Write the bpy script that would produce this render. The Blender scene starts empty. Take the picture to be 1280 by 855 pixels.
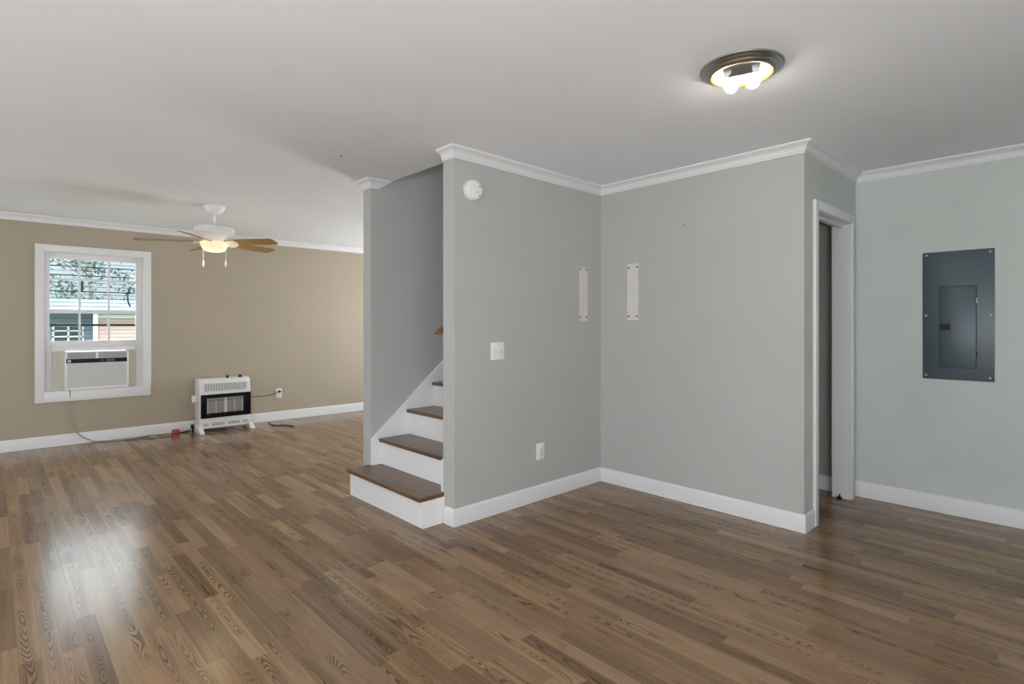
import bpy, bmesh, math, random
from mathutils import Vector, Matrix

random.seed(7)
S = bpy.context.scene
COL = S.collection
PI = math.pi

# ------------------------------------------------------------------ camera
cam_d = bpy.data.cameras.new('camera')
cam = bpy.data.objects.new('camera', cam_d)
COL.objects.link(cam)
YAW = math.radians(46.643)
cam.location = (0.0, 0.0, 1.30)
cam.rotation_euler = (PI / 2, 0.0, YAW - PI / 2)
cam_d.sensor_fit = 'HORIZONTAL'
cam_d.sensor_width = 36.0
cam_d.lens = 685.0 / 1280.0 * 36.0
cam_d.shift_y = -22.13 / 1280.0
cam_d.clip_start = 0.02
cam_d.clip_end = 300
S.camera = cam

# ------------------------------------------------------------------ view + sky + lights
S.view_settings.view_transform = 'Standard'
S.view_settings.look = 'None'
S.view_settings.gamma = 1.0
S.view_settings.use_curve_mapping = False
S.view_settings.exposure = 0.15
S.cycles.max_bounces = 12
S.cycles.diffuse_bounces = 8
S.cycles.sample_clamp_indirect = 6.0

SKY_STRENGTH = 11.0
w = bpy.data.worlds.new('sky')
S.world = w
w.use_nodes = True
nt = w.node_tree
nt.nodes.clear()
wo = nt.nodes.new('ShaderNodeOutputWorld')
bg = nt.nodes.new('ShaderNodeBackground')
tc = nt.nodes.new('ShaderNodeTexCoord')
sp = nt.nodes.new('ShaderNodeSeparateXYZ')
cr = nt.nodes.new('ShaderNodeValToRGB')
# overcast sky: the zenith is several times brighter than the horizon
cr.color_ramp.elements[0].position = 0.0
cr.color_ramp.elements[0].color = (0.056, 0.064, 0.070, 1)
cr.color_ramp.elements[1].position = 1.0
cr.color_ramp.elements[1].color = (0.95, 0.98, 1.0, 1)
for p_, c_ in ((0.17, (0.080, 0.090, 0.097, 1)), (0.32, (0.55, 0.58, 0.60, 1))):
    cr.color_ramp.elements.new(p_).color = c_
nt.links.new(tc.outputs['Generated'], sp.inputs[0])
nt.links.new(sp.outputs['Z'], cr.inputs[0])
nt.links.new(cr.outputs[0], bg.inputs[0])
bg.inputs[1].default_value = SKY_STRENGTH
nt.links.new(bg.outputs[0], wo.inputs[0])

sun_d = bpy.data.lights.new('sun', 'SUN')
sun_d.energy = 2.2
sun_d.angle = 0.01
sun_d.color = (1.0, 0.95, 0.88)
sun = bpy.data.objects.new('sun', sun_d)
COL.objects.link(sun)
sun.rotation_euler = Vector((0.0, 0.62, -0.78)).to_track_quat('-Z', 'Y').to_euler()


def area(name, loc, direction, sx, sy, watts, color):
    d = bpy.data.lights.new(name, 'AREA')
    d.shape = 'RECTANGLE'
    d.size, d.size_y = sx, sy
    d.energy = watts
    d.color = color
    o = bpy.data.objects.new(name, d)
    COL.objects.link(o)
    o.location = loc
    o.rotation_euler = Vector(direction).to_track_quat('-Z', 'Y').to_euler()
    return o


DAY = (0.92, 0.96, 1.0)
# up-tilted area lamps added for the daylight of unseen windows behind and beside the camera
area('daylight_side_window', (-2.55, 0.6, 1.15), (1, 0, .75), 2.6, 1.5, 115, DAY)
area('daylight_back_window', (-1.0, -1.75, 1.10), (.15, 1, .65), 2.4, 1.5, 200, DAY)
area('daylight_living_window', (-2.55, 5.8, 1.20), (1, 0, .4), 1.8, 1.4, 45, DAY)
area('daylight_far_living_window', (5.95, 5.9, 1.00), (-1, -.1, .9), 1.3, 1.3, 145, DAY)
# daylight of the upper landing at the head of the stairs
area('daylight_landing', (5.0, 3.41, 4.3), (-1, 0, -.6), .8, .8, 10, DAY)

# ------------------------------------------------------------------ materials


def mat(name, color, rough=0.5, metal=0.0, spec=0.5, emit=None, emit_s=0.0, bump=0.0, bump_scale=80.0, var=0.0, var_scale=3.0, alpha=None):
    m = bpy.data.materials.new(name)
    m.use_nodes = True
    t = m.node_tree
    b = t.nodes['Principled BSDF']
    b.inputs['Base Color'].default_value = (*color, 1)
    b.inputs['Roughness'].default_value = rough
    b.inputs['Metallic'].default_value = metal
    b.inputs['Specular IOR Level'].default_value = spec
    if emit:
        b.inputs['Emission Color'].default_value = (*emit, 1)
        b.inputs['Emission Strength'].default_value = emit_s
    geo = t.nodes.new('ShaderNodeNewGeometry')
    if bump > 0:
        n = t.nodes.new('ShaderNodeTexNoise')
        n.inputs['Scale'].default_value = bump_scale
        n.inputs['Detail'].default_value = 3
        bp = t.nodes.new('ShaderNodeBump')
        bp.inputs['Strength'].default_value = bump
        bp.inputs['Distance'].default_value = 0.002
        t.links.new(geo.outputs['Position'], n.inputs['Vector'])
        t.links.new(n.outputs['Fac'], bp.inputs['Height'])
        t.links.new(bp.outputs[0], b.inputs['Normal'])
    if var > 0:
        n = t.nodes.new('ShaderNodeTexNoise')
        n.inputs['Scale'].default_value = var_scale
        n.inputs['Detail'].default_value = 4
        t.links.new(geo.outputs['Position'], n.inputs['Vector'])
        mp = t.nodes.new('ShaderNodeMapRange')
        mp.inputs['From Min'].default_value = 0.3
        mp.inputs['From Max'].default_value = 0.7
        mp.inputs['To Min'].default_value = 1 - var
        mp.inputs['To Max'].default_value = 1 + var
        t.links.new(n.outputs['Fac'], mp.inputs['Value'])
        mx = t.nodes.new('ShaderNodeVectorMath')
        mx.operation = 'SCALE'
        mx.inputs[0].default_value = color
        t.links.new(mp.outputs[0], mx.inputs['Scale'])
        t.links.new(mx.outputs[0], b.inputs['Base Color'])
    return m


M = {}
M['grey_paint'] = mat('grey_wall_paint', (0.462, 0.460, 0.446), 0.62, bump=0.12, bump_scale=120, var=0.02, var_scale=2.2)
M['sage_paint'] = mat('sage_wall_paint', (0.560, 0.603, 0.572), 0.60, bump=0.12, bump_scale=120, var=0.03, var_scale=2.2)
M['tan_paint'] = mat('tan_wall_paint', (0.405, 0.352, 0.265), 0.65, bump=0.12, bump_scale=120, var=0.02, var_scale=2.2)
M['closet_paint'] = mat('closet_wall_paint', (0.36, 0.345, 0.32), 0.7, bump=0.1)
M['ceiling_paint'] = mat('ceiling_paint', (0.835, 0.86, 0.885), 0.8, bump=0.15, bump_scale=60, var=0.01)
M['trim_white'] = mat('white_trim_paint', (0.76, 0.76, 0.765), 0.38, bump=0.04, bump_scale=60)
M['stair_white'] = mat('white_stair_paint', (0.80, 0.80, 0.80), 0.42, bump=0.05, bump_scale=40)
M['white_plastic'] = mat('white_plastic', (0.82, 0.82, 0.81), 0.35, bump=0.01)
M['cream_plastic'] = mat('cream_plastic', (0.72, 0.71, 0.64), 0.5, bump=0.02)
M['grey_plastic'] = mat('light_grey_plastic', (0.56, 0.56, 0.555), 0.5, bump=0.02)
M['shadow_grey'] = mat('mid_grey_plastic', (0.22, 0.22, 0.22), 0.5, bump=0.02)
M['black_plastic'] = mat('black_plastic', (0.010, 0.010, 0.012), 0.35, spec=0.2, bump=0.02)
M['black_metal'] = mat('black_enamel', (0.006, 0.006, 0.006), 0.3, spec=0.15, bump=0.02)
M['dark_hole'] = mat('dark_hole', (0.03, 0.028, 0.025), 0.8, bump=0.02)
M['white_enamel'] = mat('white_enamel', (0.74, 0.74, 0.72), 0.3, bump=0.02)
M['fan_white'] = mat('white_fan_enamel', (0.80, 0.80, 0.79), 0.35, bump=0.01)
M['bronze'] = mat('brushed_bronze', (0.44, 0.46, 0.43), 0.30, metal=1.0, bump=0.05, bump_scale=200)
M['gold_lip'] = mat('polished_brass_lip', (0.42, 0.27, 0.09), 0.35, metal=0.8, bump=0.02)
M['reflector'] = mat('white_reflector_pan', (0.34, 0.33, 0.30), 0.3, bump=0.02)
M['bracket'] = mat('dull_bracket_steel', (0.09, 0.085, 0.072), 0.5, bump=0.02)
M['steel'] = mat('bright_steel', (0.62, 0.61, 0.58), 0.35, metal=1.0, bump=0.02)
M['panel_metal'] = mat('slate_blue_enamel', (0.068, 0.097, 0.116), 0.36, metal=0.1, bump=0.06, bump_scale=300, var=0.05, var_scale=5)
M['panel_groove'] = mat('panel_groove_shadow_gap', (0.016, 0.022, 0.030), 0.5, bump=0.02)
M['plaque'] = mat('ceramic_plaque', (0.27, 0.26, 0.24), 0.8, bump=0.4, bump_scale=400, var=0.15, var_scale=60)
M['plaque_rib'] = mat('pale_ceramic_rib', (0.62, 0.59, 0.52), 0.7, bump=0.1)
M['red_plastic'] = mat('red_plastic', (0.36, 0.045, 0.025), 0.4, bump=0.02)
M['cord_grey'] = mat('grey_cord_vinyl', (0.36, 0.33, 0.27), 0.5, bump=0.02)
M['cord_tan'] = mat('tan_cord_vinyl', (0.20, 0.15, 0.10), 0.5, bump=0.02)
M['cord_dark'] = mat('dark_cord_vinyl', (0.055, 0.045, 0.035), 0.5, bump=0.02)
M['cord_brown'] = mat('brown_cord_vinyl', (0.075, 0.045, 0.028), 0.5, bump=0.02)
M['patch'] = mat('unpainted_patch', (0.66, 0.645, 0.60), 0.75, bump=0.3, bump_scale=150, var=0.03, var_scale=40)
M['bulb'] = mat('lit_bulb_glass', (1, 1, 1), 0.3, emit=(1.0, 0.93, 0.80), emit_s=75.0)
M['fan_bowl'] = mat('lit_frosted_bowl', (0.62, 0.56, 0.44), 0.4, emit=(1.0, 0.78, 0.45), emit_s=0.62)
M['slat_dark'] = mat('dark_slat', (0.035, 0.055, 0.065), 0.5, bump=0.02)
M['roof_blue'] = mat('blue_grey_roof', (0.036, 0.050, 0.062), 0.6, bump=0.2, var=0.1, var_scale=2)
M['siding_blue'] = mat('blue_grey_siding', (0.17, 0.22, 0.31), 0.7, bump=0.1, var=0.1, var_scale=2)
M['ext_white'] = mat('white_exterior_paint', (0.62, 0.64, 0.66), 0.5, bump=0.05)
M['ext_glass'] = mat('dark_exterior_glass', (0.03, 0.045, 0.06), 0.1, bump=0.01)
M['bark'] = mat('tree_bark', (0.19, 0.18, 0.17), 0.9, bump=0.6, bump_scale=12, var=0.2, var_scale=6)
M['leaf_a'] = mat('olive_leaf', (0.125, 0.165, 0.125), 0.9, spec=0.1, bump=0.1, var=0.35, var_scale=1.2)
M['leaf_b'] = mat('blue_green_leaf', (0.125, 0.170, 0.165), 0.9, spec=0.1, bump=0.1, var=0.35, var_scale=1.2)
M['grass'] = mat('lawn_grass', (0.12, 0.15, 0.07), 0.9, bump=0.5, bump_scale=20, var=0.3, var_scale=1)


def wood_mat(name, dark, light, axis, scale, rough, spec=0.5):
    m = bpy.data.materials.new(name)
    m.use_nodes = True
    t = m.node_tree
    b = t.nodes['Principled BSDF']
    tcn = t.nodes.new('ShaderNodeTexCoord')
    mp = t.nodes.new('ShaderNodeMapping')
    sc = [scale * 14] * 3
    sc[axis] = scale
    mp.inputs['Scale'].default_value = sc
    n = t.nodes.new('ShaderNodeTexNoise')
    n.inputs['Scale'].default_value = 1.0
    n.inputs['Detail'].default_value = 6
    n.inputs['Distortion'].default_value = 0.6
    r = t.nodes.new('ShaderNodeValToRGB')
    r.color_ramp.elements[0].position = 0.3
    r.color_ramp.elements[0].color = (*dark, 1)
    r.color_ramp.elements[1].position = 0.72
    r.color_ramp.elements[1].color = (*light, 1)
    t.links.new(tcn.outputs['Object'], mp.inputs[0])
    t.links.new(mp.outputs[0], n.inputs['Vector'])
    t.links.new(n.outputs['Fac'], r.inputs[0])
    t.links.new(r.outputs[0], b.inputs['Base Color'])
    b.inputs['Roughness'].default_value = rough
    b.inputs['Specular IOR Level'].default_value = spec
    return m


M['tread_wood'] = wood_mat('stained_tread_oak', (0.090, 0.043, 0.017), (0.195, 0.104, 0.046), 1, 2.2, 0.28)
M['rail_wood'] = wood_mat('stained_rail_oak', (0.10, 0.045, 0.016), (0.22, 0.11, 0.045), 0, 3.0, 0.3)
M['blade_wood'] = wood_mat('golden_oak_blade', (0.27, 0.165, 0.045), (0.40, 0.26, 0.085), 0, 3.0, 0.4)


def glass_mat():
    m = bpy.data.materials.new('window_glass')
    m.use_nodes = True
    t = m.node_tree
    t.nodes.clear()
    o = t.nodes.new('ShaderNodeOutputMaterial')
    tr = t.nodes.new('ShaderNodeBsdfTransparent')
    tr.inputs[0].default_value = (0.93, 0.97, 0.98, 1)
    gl = t.nodes.new('ShaderNodeBsdfGlossy')
    gl.inputs['Roughness'].default_value = 0.02
    mx = t.nodes.new('ShaderNodeMixShader')
    mx.inputs[0].default_value = 0.03
    t.links.new(tr.outputs[0], mx.inputs[1])
    t.links.new(gl.outputs[0], mx.inputs[2])
    t.links.new(mx.outputs[0], o.inputs[0])
    return m


M['glass'] = glass_mat()


def brick_mat():
    m = bpy.data.materials.new('pink_brick')
    m.use_nodes = True
    t = m.node_tree
    b = t.nodes['Principled BSDF']
    tcn = t.nodes.new('ShaderNodeTexCoord')
    mp = t.nodes.new('ShaderNodeMapping')
    mp.inputs['Rotation'].default_value = (PI / 2, 0, 0)
    br = t.nodes.new('ShaderNodeTexBrick')
    br.inputs['Color1'].default_value = (0.36, 0.235, 0.215, 1)
    br.inputs['Color2'].default_value = (0.40, 0.27, 0.25, 1)
    br.inputs['Mortar'].default_value = (0.42, 0.35, 0.34, 1)
    br.inputs['Scale'].default_value = 4.0
    t.links.new(tcn.outputs['Object'], mp.inputs[0])
    t.links.new(mp.outputs[0], br.inputs['Vector'])
    t.links.new(br.outputs['Color'], b.inputs['Base Color'])
    b.inputs['Roughness'].default_value = 0.85
    return m


M['brick'] = brick_mat()


def floor_mat():
    """strip laminate: strips along Y, random lengths and tones, some strips with cathedral figure"""
    m = bpy.data.materials.new('walnut_strip_laminate')
    m.use_nodes = True
    t = m.node_tree
    L = t.links.new
    b = t.nodes['Principled BSDF']

    def math_(op, a, c=None, d=None):
        n = t.nodes.new('ShaderNodeMath')
        n.operation = op
        for i, v in enumerate((a, c, d)):
            if v is None:
                continue
            if isinstance(v, (int, float)):
                n.inputs[i].default_value = v
            else:
                L(v, n.inputs[i])
        return n.outputs[0]

    def white(v):
        n = t.nodes.new('ShaderNodeTexWhiteNoise')
        n.noise_dimensions = '1D'
        L(v, n.inputs['W'])
        return n.outputs['Value']

    def comb(x, y, z):
        n = t.nodes.new('ShaderNodeCombineXYZ')
        for i, v in enumerate((x, y, z)):
            if isinstance(v, (int, float)):
                n.inputs[i].default_value = v
            else:
                L(v, n.inputs[i])
        return n.outputs[0]

    def noise(vec, scale, detail=2.0, rough=0.5, dist=0.0):
        n = t.nodes.new('ShaderNodeTexNoise')
        n.inputs['Scale'].default_value = scale
        n.inputs['Detail'].default_value = detail
        n.inputs['Roughness'].default_value = rough
        n.inputs['Distortion'].default_value = dist
        L(vec, n.inputs['Vector'])
        return n.outputs['Fac']

    def smooth(v, a, c):
        n = t.nodes.new('ShaderNodeMapRange')
        n.interpolation_type = 'SMOOTHSTEP'
        n.inputs['From Min'].default_value = a
        n.inputs['From Max'].default_value = c
        L(v, n.inputs['Value'])
        return n.outputs[0]

    W = 0.0655
    geo = t.nodes.new('ShaderNodeNewGeometry')
    sep = t.nodes.new('ShaderNodeSeparateXYZ')
    L(geo.outputs['Position'], sep.inputs[0])
    x, y = sep.outputs['X'], sep.outputs['Y']
    xs = math_('DIVIDE', x, W)
    row = math_('FLOOR', xs)
    fx = math_('FRACT', xs)
    r1 = white(math_('ADD', row, 11.3))
    r2 = white(math_('ADD', row, 71.7))
    length = math_('MULTIPLY_ADD', r2, 0.42, 0.42)
    ys = math_('DIVIDE', math_('MULTIPLY_ADD', r1, 9.0, math_('ADD', y, 20.0)), length)
    iy = math_('FLOOR', ys)
    fy = math_('FRACT', ys)
    pid = math_('MULTIPLY_ADD', row, 37.13, math_('MULTIPLY', iy, 5.917))
    h1 = white(pid)
    h2 = white(math_('ADD', pid, 133.7))
    h3 = white(math_('ADD', pid, 271.9))
    # slow tone plus tone of the strip
    ramp = t.nodes.new('ShaderNodeValToRGB')
    e = ramp.color_ramp.elements
    e[0].position = 0.0
    e[0].color = (0.135, 0.082, 0.048, 1)
    e[1].position = 1.0
    e[1].color = (0.345, 0.226, 0.136, 1)
    for p, c in ((0.28, (0.205, 0.129, 0.076, 1)), (0.62, (0.258, 0.165, 0.098, 1))):
        n_ = e.new(p)
        n_.color = c
    # long streaks along the strip
    streak = noise(comb(math_('MULTIPLY_ADD', x, 46.0, math_('MULTIPLY', h2, 90.0)), math_('MULTIPLY', y, 1.6), h3), 1.0, 5.0, 0.62, 0.3)
    tone = math_('ADD', math_('MULTIPLY_ADD', h1, 0.80, -0.02), math_('MULTIPLY_ADD', streak, 0.9, -0.36))
    L(tone, ramp.inputs[0])
    # figure: cathedral chevrons and eyes running along the middle of some strips
    wob = noise(comb(math_('MULTIPLY', h2, 77.0), math_('MULTIPLY', y, 2.6), h1), 1.0, 1.0)
    off = math_('ADD', math_('SUBTRACT', fx, 0.5), math_('MULTIPLY_ADD', wob, 0.5, -0.25))
    f0 = noise(comb(math_('MULTIPLY_ADD', x, 9.0, math_('MULTIPLY', h2, 57.0)), math_('MULTIPLY_ADD', y, 1.7, math_('MULTIPLY', h3, 41.0)), math_('MULTIPLY', h1, 30.0)), 1.0, 1.5, 0.45, 0.2)
    para = math_('MULTIPLY', math_('MULTIPLY', off, off), 22.0)
    rings = math_('SINE', math_('MULTIPLY', math_('ADD', math_('MULTIPLY', f0, 27.0), para), 2 * PI))
    ring_d = smooth(rings, -0.35, 0.85)
    has = smooth(h3, 0.30, 0.40)
    patchy = smooth(noise(comb(math_('MULTIPLY_ADD', h2, 20.0, x), math_('MULTIPLY', y, 2.3), h1), 1.0, 1.0), 0.32, 0.55)
    mid = math_('SUBTRACT', 1.0, smooth(math_('ABSOLUTE', off), 0.20, 0.42))
    fig = math_('MULTIPLY', math_('MULTIPLY', math_('MULTIPLY', has, patchy), mid), ring_d)
    fine = noise(comb(math_('MULTIPLY', x, 330.0), math_('MULTIPLY', y, 7.0), h2), 1.0, 2.0, 0.6)
    # darken by figure, fine pores and seams
    k1 = math_('MULTIPLY_ADD', fig, -0.66, 1.05)
    k2 = math_('MULTIPLY_ADD', smooth(fine, 0.35, 0.75), -0.26, 1.14)
    ex = math_('MINIMUM', fx, math_('SUBTRACT', 1.0, fx))
    ey = math_('MULTIPLY', math_('MINIMUM', fy, math_('SUBTRACT', 1.0, fy)), math_('DIVIDE', length, W))
    seam = smooth(math_('MINIMUM', ex, ey), 0.0, 0.028)
    k3 = math_('MULTIPLY_ADD', seam, 0.30, 0.70)
    k = math_('MULTIPLY', math_('MULTIPLY', k1, k2), k3)
    vm = t.nodes.new('ShaderNodeVectorMath')
    vm.operation = 'SCALE'
    L(ramp.outputs[0], vm.inputs[0])
    L(k, vm.inputs['Scale'])
    # some strips lean olive, some lean red
    hs = t.nodes.new('ShaderNodeHueSaturation')
    L(math_('MULTIPLY_ADD', h2, 0.008, 0.4965), hs.inputs['Hue'])
    L(math_('MULTIPLY_ADD', h3, 0.12, 1.02), hs.inputs['Saturation'])
    L(vm.outputs[0], hs.inputs['Color'])
    L(hs.outputs[0], b.inputs['Base Color'])
    rr = noise(comb(x, y, 0.0), 3.0, 3.0)
    L(math_('MULTIPLY_ADD', rr, 0.08, 0.165), b.inputs['Roughness'])
    b.inputs['Specular IOR Level'].default_value = 0.40
    bp = t.nodes.new('ShaderNodeBump')
    bp.inputs['Strength'].default_value = 0.15
    bp.inputs['Distance'].default_value = 0.0006
    L(math_('ADD', seam, math_('MULTIPLY', fine, 0.4)), bp.inputs['Height'])
    L(bp.outputs[0], b.inputs['Normal'])
    return m


M['floor'] = floor_mat()

# ------------------------------------------------------------------ mesh builder


class MB:
    def __init__(self):
        self.bm = bmesh.new()

    def verts(self, cos):
        return [self.bm.verts.new(c) for c in cos]

    def face(self, vs):
        try:
            return self.bm.faces.new(vs)
        except ValueError:
            return None

    def box(self, x0, y0, z0, x1, y1, z1, bevel=0.0, seg=2):
        a = [(x0, y0, z0), (x1, y0, z0), (x1, y1, z0), (x0, y1, z0), (x0, y0, z1), (x1, y0, z1), (x1, y1, z1), (x0, y1, z1)]
        v = self.verts(a)
        fs = [self.face([v[i] for i in q]) for q in ((0, 3, 2, 1), (4, 5, 6, 7), (0, 1, 5, 4), (1, 2, 6, 5), (2, 3, 7, 6), (3, 0, 4, 7))]
        if bevel > 0:
            es = list({e for f in fs for e in f.edges})
            bmesh.ops.bevel(self.bm, geom=es, offset=bevel, segments=seg, affect='EDGES', profile=0.5)
        return self

    def prism(self, poly, axis, a, b_, bevel=0.0):
        """poly: 2-D outline in the two other axes (cyclic order), extruded from a to b_ along axis"""
        def p3(u, v, s):
            return {0: (s, u, v), 1: (u, s, v), 2: (u, v, s)}[axis]
        lo = self.verts([p3(u, v, a) for u, v in poly])
        hi = self.verts([p3(u, v, b_) for u, v in poly])
        n = len(poly)
        fs = [self.face(lo[::-1]), self.face(hi)]
        for i in range(n):
            fs.append(self.face([lo[i], lo[(i + 1) % n], hi[(i + 1) % n], hi[i]]))
        if bevel > 0:
            es = list({e for f in fs if f for e in f.edges})
            bmesh.ops.bevel(self.bm, geom=es, offset=bevel, segments=2, affect='EDGES', profile=0.5)
        return self

    def lathe(self, prof, center, seg=48, mtx=None, cap=True):
        """prof: (r, z) pairs about a vertical axis through center"""
        c = Vector(center)
        rings = []
        for r, z in prof:
            if r < 1e-6:
                rings.append([self.bm.verts.new(self._tx((0, 0, z), mtx) + c)])
            else:
                rings.append([self.bm.verts.new(self._tx((r * math.cos(2 * PI * i / seg), r * math.sin(2 * PI * i / seg), z), mtx) + c) for i in range(seg)])
        for A, B in zip(rings, rings[1:]):
            for i in range(seg):
                j = (i + 1) % seg
                if len(A) == 1 and len(B) == 1:
                    continue
                if len(A) == 1:
                    self.face([A[0], B[i], B[j]])
                elif len(B) == 1:
                    self.face([A[i], B[0], A[j]])
                else:
                    self.face([A[i], B[i], B[j], A[j]])
        if cap:
            for R in (rings[0], rings[-1]):
                if len(R) > 1:
                    self.face(R)
        return self

    @staticmethod
    def _tx(p, mtx):
        v = Vector(p)
        return mtx @ v if mtx else v

    def tube(self, pts, r, seg=8, smooth=4):
        P = [Vector(p) for p in pts]
        if smooth and len(P) > 2:
            Q = []
            for i in range(len(P) - 1):
                p0 = P[max(i - 1, 0)]
                p1, p2 = P[i], P[i + 1]
                p3 = P[min(i + 2, len(P) - 1)]
                for s in range(smooth):
                    u = s / smooth
                    Q.append(0.5 * ((2 * p1) + (-p0 + p2) * u + (2 * p0 - 5 * p1 + 4 * p2 - p3) * u * u + (-p0 + 3 * p1 - 3 * p2 + p3) * u ** 3))
            Q.append(P[-1])
            P = Q
        rings = []
        up = Vector((0, 0, 1))
        for i, p in enumerate(P):
            d = (P[min(i + 1, len(P) - 1)] - P[max(i - 1, 0)]).normalized()
            a = d.cross(up)
            if a.length < 1e-3:
                a = d.cross(Vector((1, 0, 0)))
            a.normalize()
            b_ = d.cross(a).normalized()
            rings.append([self.bm.verts.new(p + r * (math.cos(2 * PI * k / seg) * a + math.sin(2 * PI * k / seg) * b_)) for k in range(seg)])
        for A, B in zip(rings, rings[1:]):
            for k in range(seg):
                self.face([A[k], A[(k + 1) % seg], B[(k + 1) % seg], B[k]])
        self.face(rings[0][::-1])
        self.face(rings[-1])
        return self

    def sphere(self, c, r, seg=24, scale=(1, 1, 1)):
        prof = [(r * math.sin(PI * i / 14), -r * math.cos(PI * i / 14)) for i in range(15)]
        prof[0] = (0, -r)
        prof[-1] = (0, r)
        self.lathe(prof, c, seg, Matrix.Diagonal(Vector(scale)), cap=False)
        return self

    def sweep(self, path, side, profile, shear_end=None):
        """path: plan points; profile: closed (offset, z) outline; side=+1 offsets to the left of travel"""
        P = [Vector((p[0], p[1])) for p in path]
        n = len(P)
        norms = []
        for i in range(n):
            ns = []
            if i > 0:
                d = (P[i] - P[i - 1]).normalized()
                ns.append(Vector((-d.y, d.x)) * side)
            if i < n - 1:
                d = (P[i + 1] - P[i]).normalized()
                ns.append(Vector((-d.y, d.x)) * side)
            if len(ns) == 1:
                norms.append(ns[0])
            else:
                s = ns[0] + ns[1]
                norms.append(s * (2.0 / s.dot(s)))
        rings = []
        for i in range(n):
            ring = []
            for o, z in profile:
                q = P[i] + norms[i] * o
                if shear_end and i == n - 1:
                    d = (P[i] - P[i - 1]).normalized()
                    q = q + d * shear_end(o, z)
                ring.append(self.bm.verts.new((q.x, q.y, z)))
            rings.append(ring)
        m = len(profile)
        for A, B in zip(rings, rings[1:]):
            for k in range(m):
                self.face([A[k], A[(k + 1) % m], B[(k + 1) % m], B[k]])
        self.face(rings[0][::-1])
        self.face(rings[-1])
        return self

    def transform(self, mtx):
        self.bm.transform(mtx)
        return self

    def build(self, name, material, parent=None, smooth=False, base=None):
        bmesh.ops.recalc_face_normals(self.bm, faces=self.bm.faces)
        me = bpy.data.meshes.new(name)
        if parent is not None:
            r = parent
            while r.parent is not None:
                r = r.parent
            org = Vector(r.location)
        else:
            vs = [v.co for v in self.bm.verts]
            if base is None:
                xs = [v.x for v in vs]
                ys = [v.y for v in vs]
                org = Vector(((min(xs) + max(xs)) / 2, (min(ys) + max(ys)) / 2, min(v.z for v in vs)))
            else:
                org = Vector(base)
        bmesh.ops.translate(self.bm, verts=self.bm.verts, vec=-org)
        self.bm.to_mesh(me)
        self.bm.free()
        me.materials.append(M[material])
        if smooth:
            for p in me.polygons:
                p.use_smooth = True
            try:
                me.set_sharp_from_angle(angle=math.radians(38))
            except Exception:
                pass
        o = bpy.data.objects.new(name, me)
        COL.objects.link(o)
        if parent is not None:
            o.parent = parent
        else:
            o.location = org
        return o


def thing(name, label, cat, loc, group=None):
    o = bpy.data.objects.new(name, None)
    COL.objects.link(o)
    o.location = loc
    o['label'] = label
    o['category'] = cat
    if group:
        o['group'] = group
    return o


def tag(o, label, cat, group=None):
    o['label'] = label
    o['category'] = cat
    if group:
        o['group'] = group
    return o


def struct(o, label, cat):
    o['kind'] = 'structure'
    o['label'] = label
    o['category'] = cat
    return o


def sthing(name, label, cat, loc):
    return struct(thing(name, label, cat, loc), label, cat)


# ------------------------------------------------------------------ key dimensions
H = 2.437                      # ceiling
XB, YA, XE = 3.672, 2.815, 2.147
YA2 = 2.934                    # stair side of the stair wall
YL, YL2 = 3.888, 4.007         # far stair wall
YW = 7.590                     # window wall
YD, YD2 = 1.235, 1.353         # doorway wall
XG = 4.757                     # sage wall
XLEFT, YBACK, XLIV = -2.6, -1.8, 6.0
HX0, HX1 = 2.300, 5.30         # stair opening in the ceiling
TOP = 4.90

# ------------------------------------------------------------------ structure
struct(MB().box(XLEFT - .1, YBACK - .1, -.12, XLIV + .1, YW + .13, 0.0).build('floor', 'floor'),
       'walnut brown strip laminate floor running through both rooms', 'floor')

c = MB()
c.box(XLEFT - .1, YBACK - .1, H, HX0, YW + .13, H + .2)
c.box(HX0, YBACK - .1, H, XLIV + .1, YA + .001, H + .2)
c.box(HX0, YL2 - .001, H, XLIV + .1, YW + .13, H + .2)
c.box(HX1, YA + .001, H, XLIV + .1, YL2 - .001, H + .2)
struct(c.build('ceiling', 'ceiling_paint'), 'flat white ceiling over both rooms', 'ceiling')
c = MB()
c.box(HX0 - .12, YA - .1, TOP, HX1 + .12, YL2 + .1, TOP + .1)
struct(c.build('ceiling_stairwell', 'ceiling_paint'), 'ceiling above the stairwell', 'ceiling')

a = MB()
a.box(XE, YA, 0, HX1, YA2, H)
a.box(HX0, YA, H, HX1, YA2, TOP)
struct(a.build('wall_stair', 'grey_paint'), 'grey wall in front of the stairs with the round alarm', 'wall')
a = MB()
a.box(XE, YL, 0, XLIV, YL2, H)
a.box(HX0, YL, H, HX1, YL2, TOP)
struct(a.build('wall_stair_far', 'grey_paint'), 'grey wall on the far side of the stairs', 'wall')
struct(MB().box(HX0 - .1, YA2, H + .2, HX0, YL, TOP).build('wall_stairwell_front', 'grey_paint'), 'grey wall above the stairwell opening', 'wall')
struct(MB().box(HX1, YA2, 0, HX1 + .1, YL, TOP).build('wall_stairwell_end', 'grey_paint'), 'grey wall at the top of the stairs', 'wall')
struct(MB().box(XB, YD + .002, 0, XB + .118, YA, H).build('wall_partition', 'grey_paint'), 'grey wall right of the inner corner', 'wall')
DX0, DX1, DZ = 3.889, 4.605, 2.040       # clear door opening
a = MB()
a.box(XB + .0015, YD, 0, DX0 - .014, YD2, H)
a.box(DX1 + .014, YD, 0, XG, YD2, H)
a.box(DX0 - .014, YD, DZ + .014, DX1 + .014, YD2, H)
struct(a.build('wall_doorway', 'sage_paint'), 'sage green return wall around the doorway', 'wall')
struct(MB().box(XG, YBACK, 0, XG + .115, YA, H).build('wall_right', 'sage_paint'), 'pale sage green wall carrying the breaker panel', 'wall')
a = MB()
a.box(XB + .12, YA - .012, 0, XG, YA, H)
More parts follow.
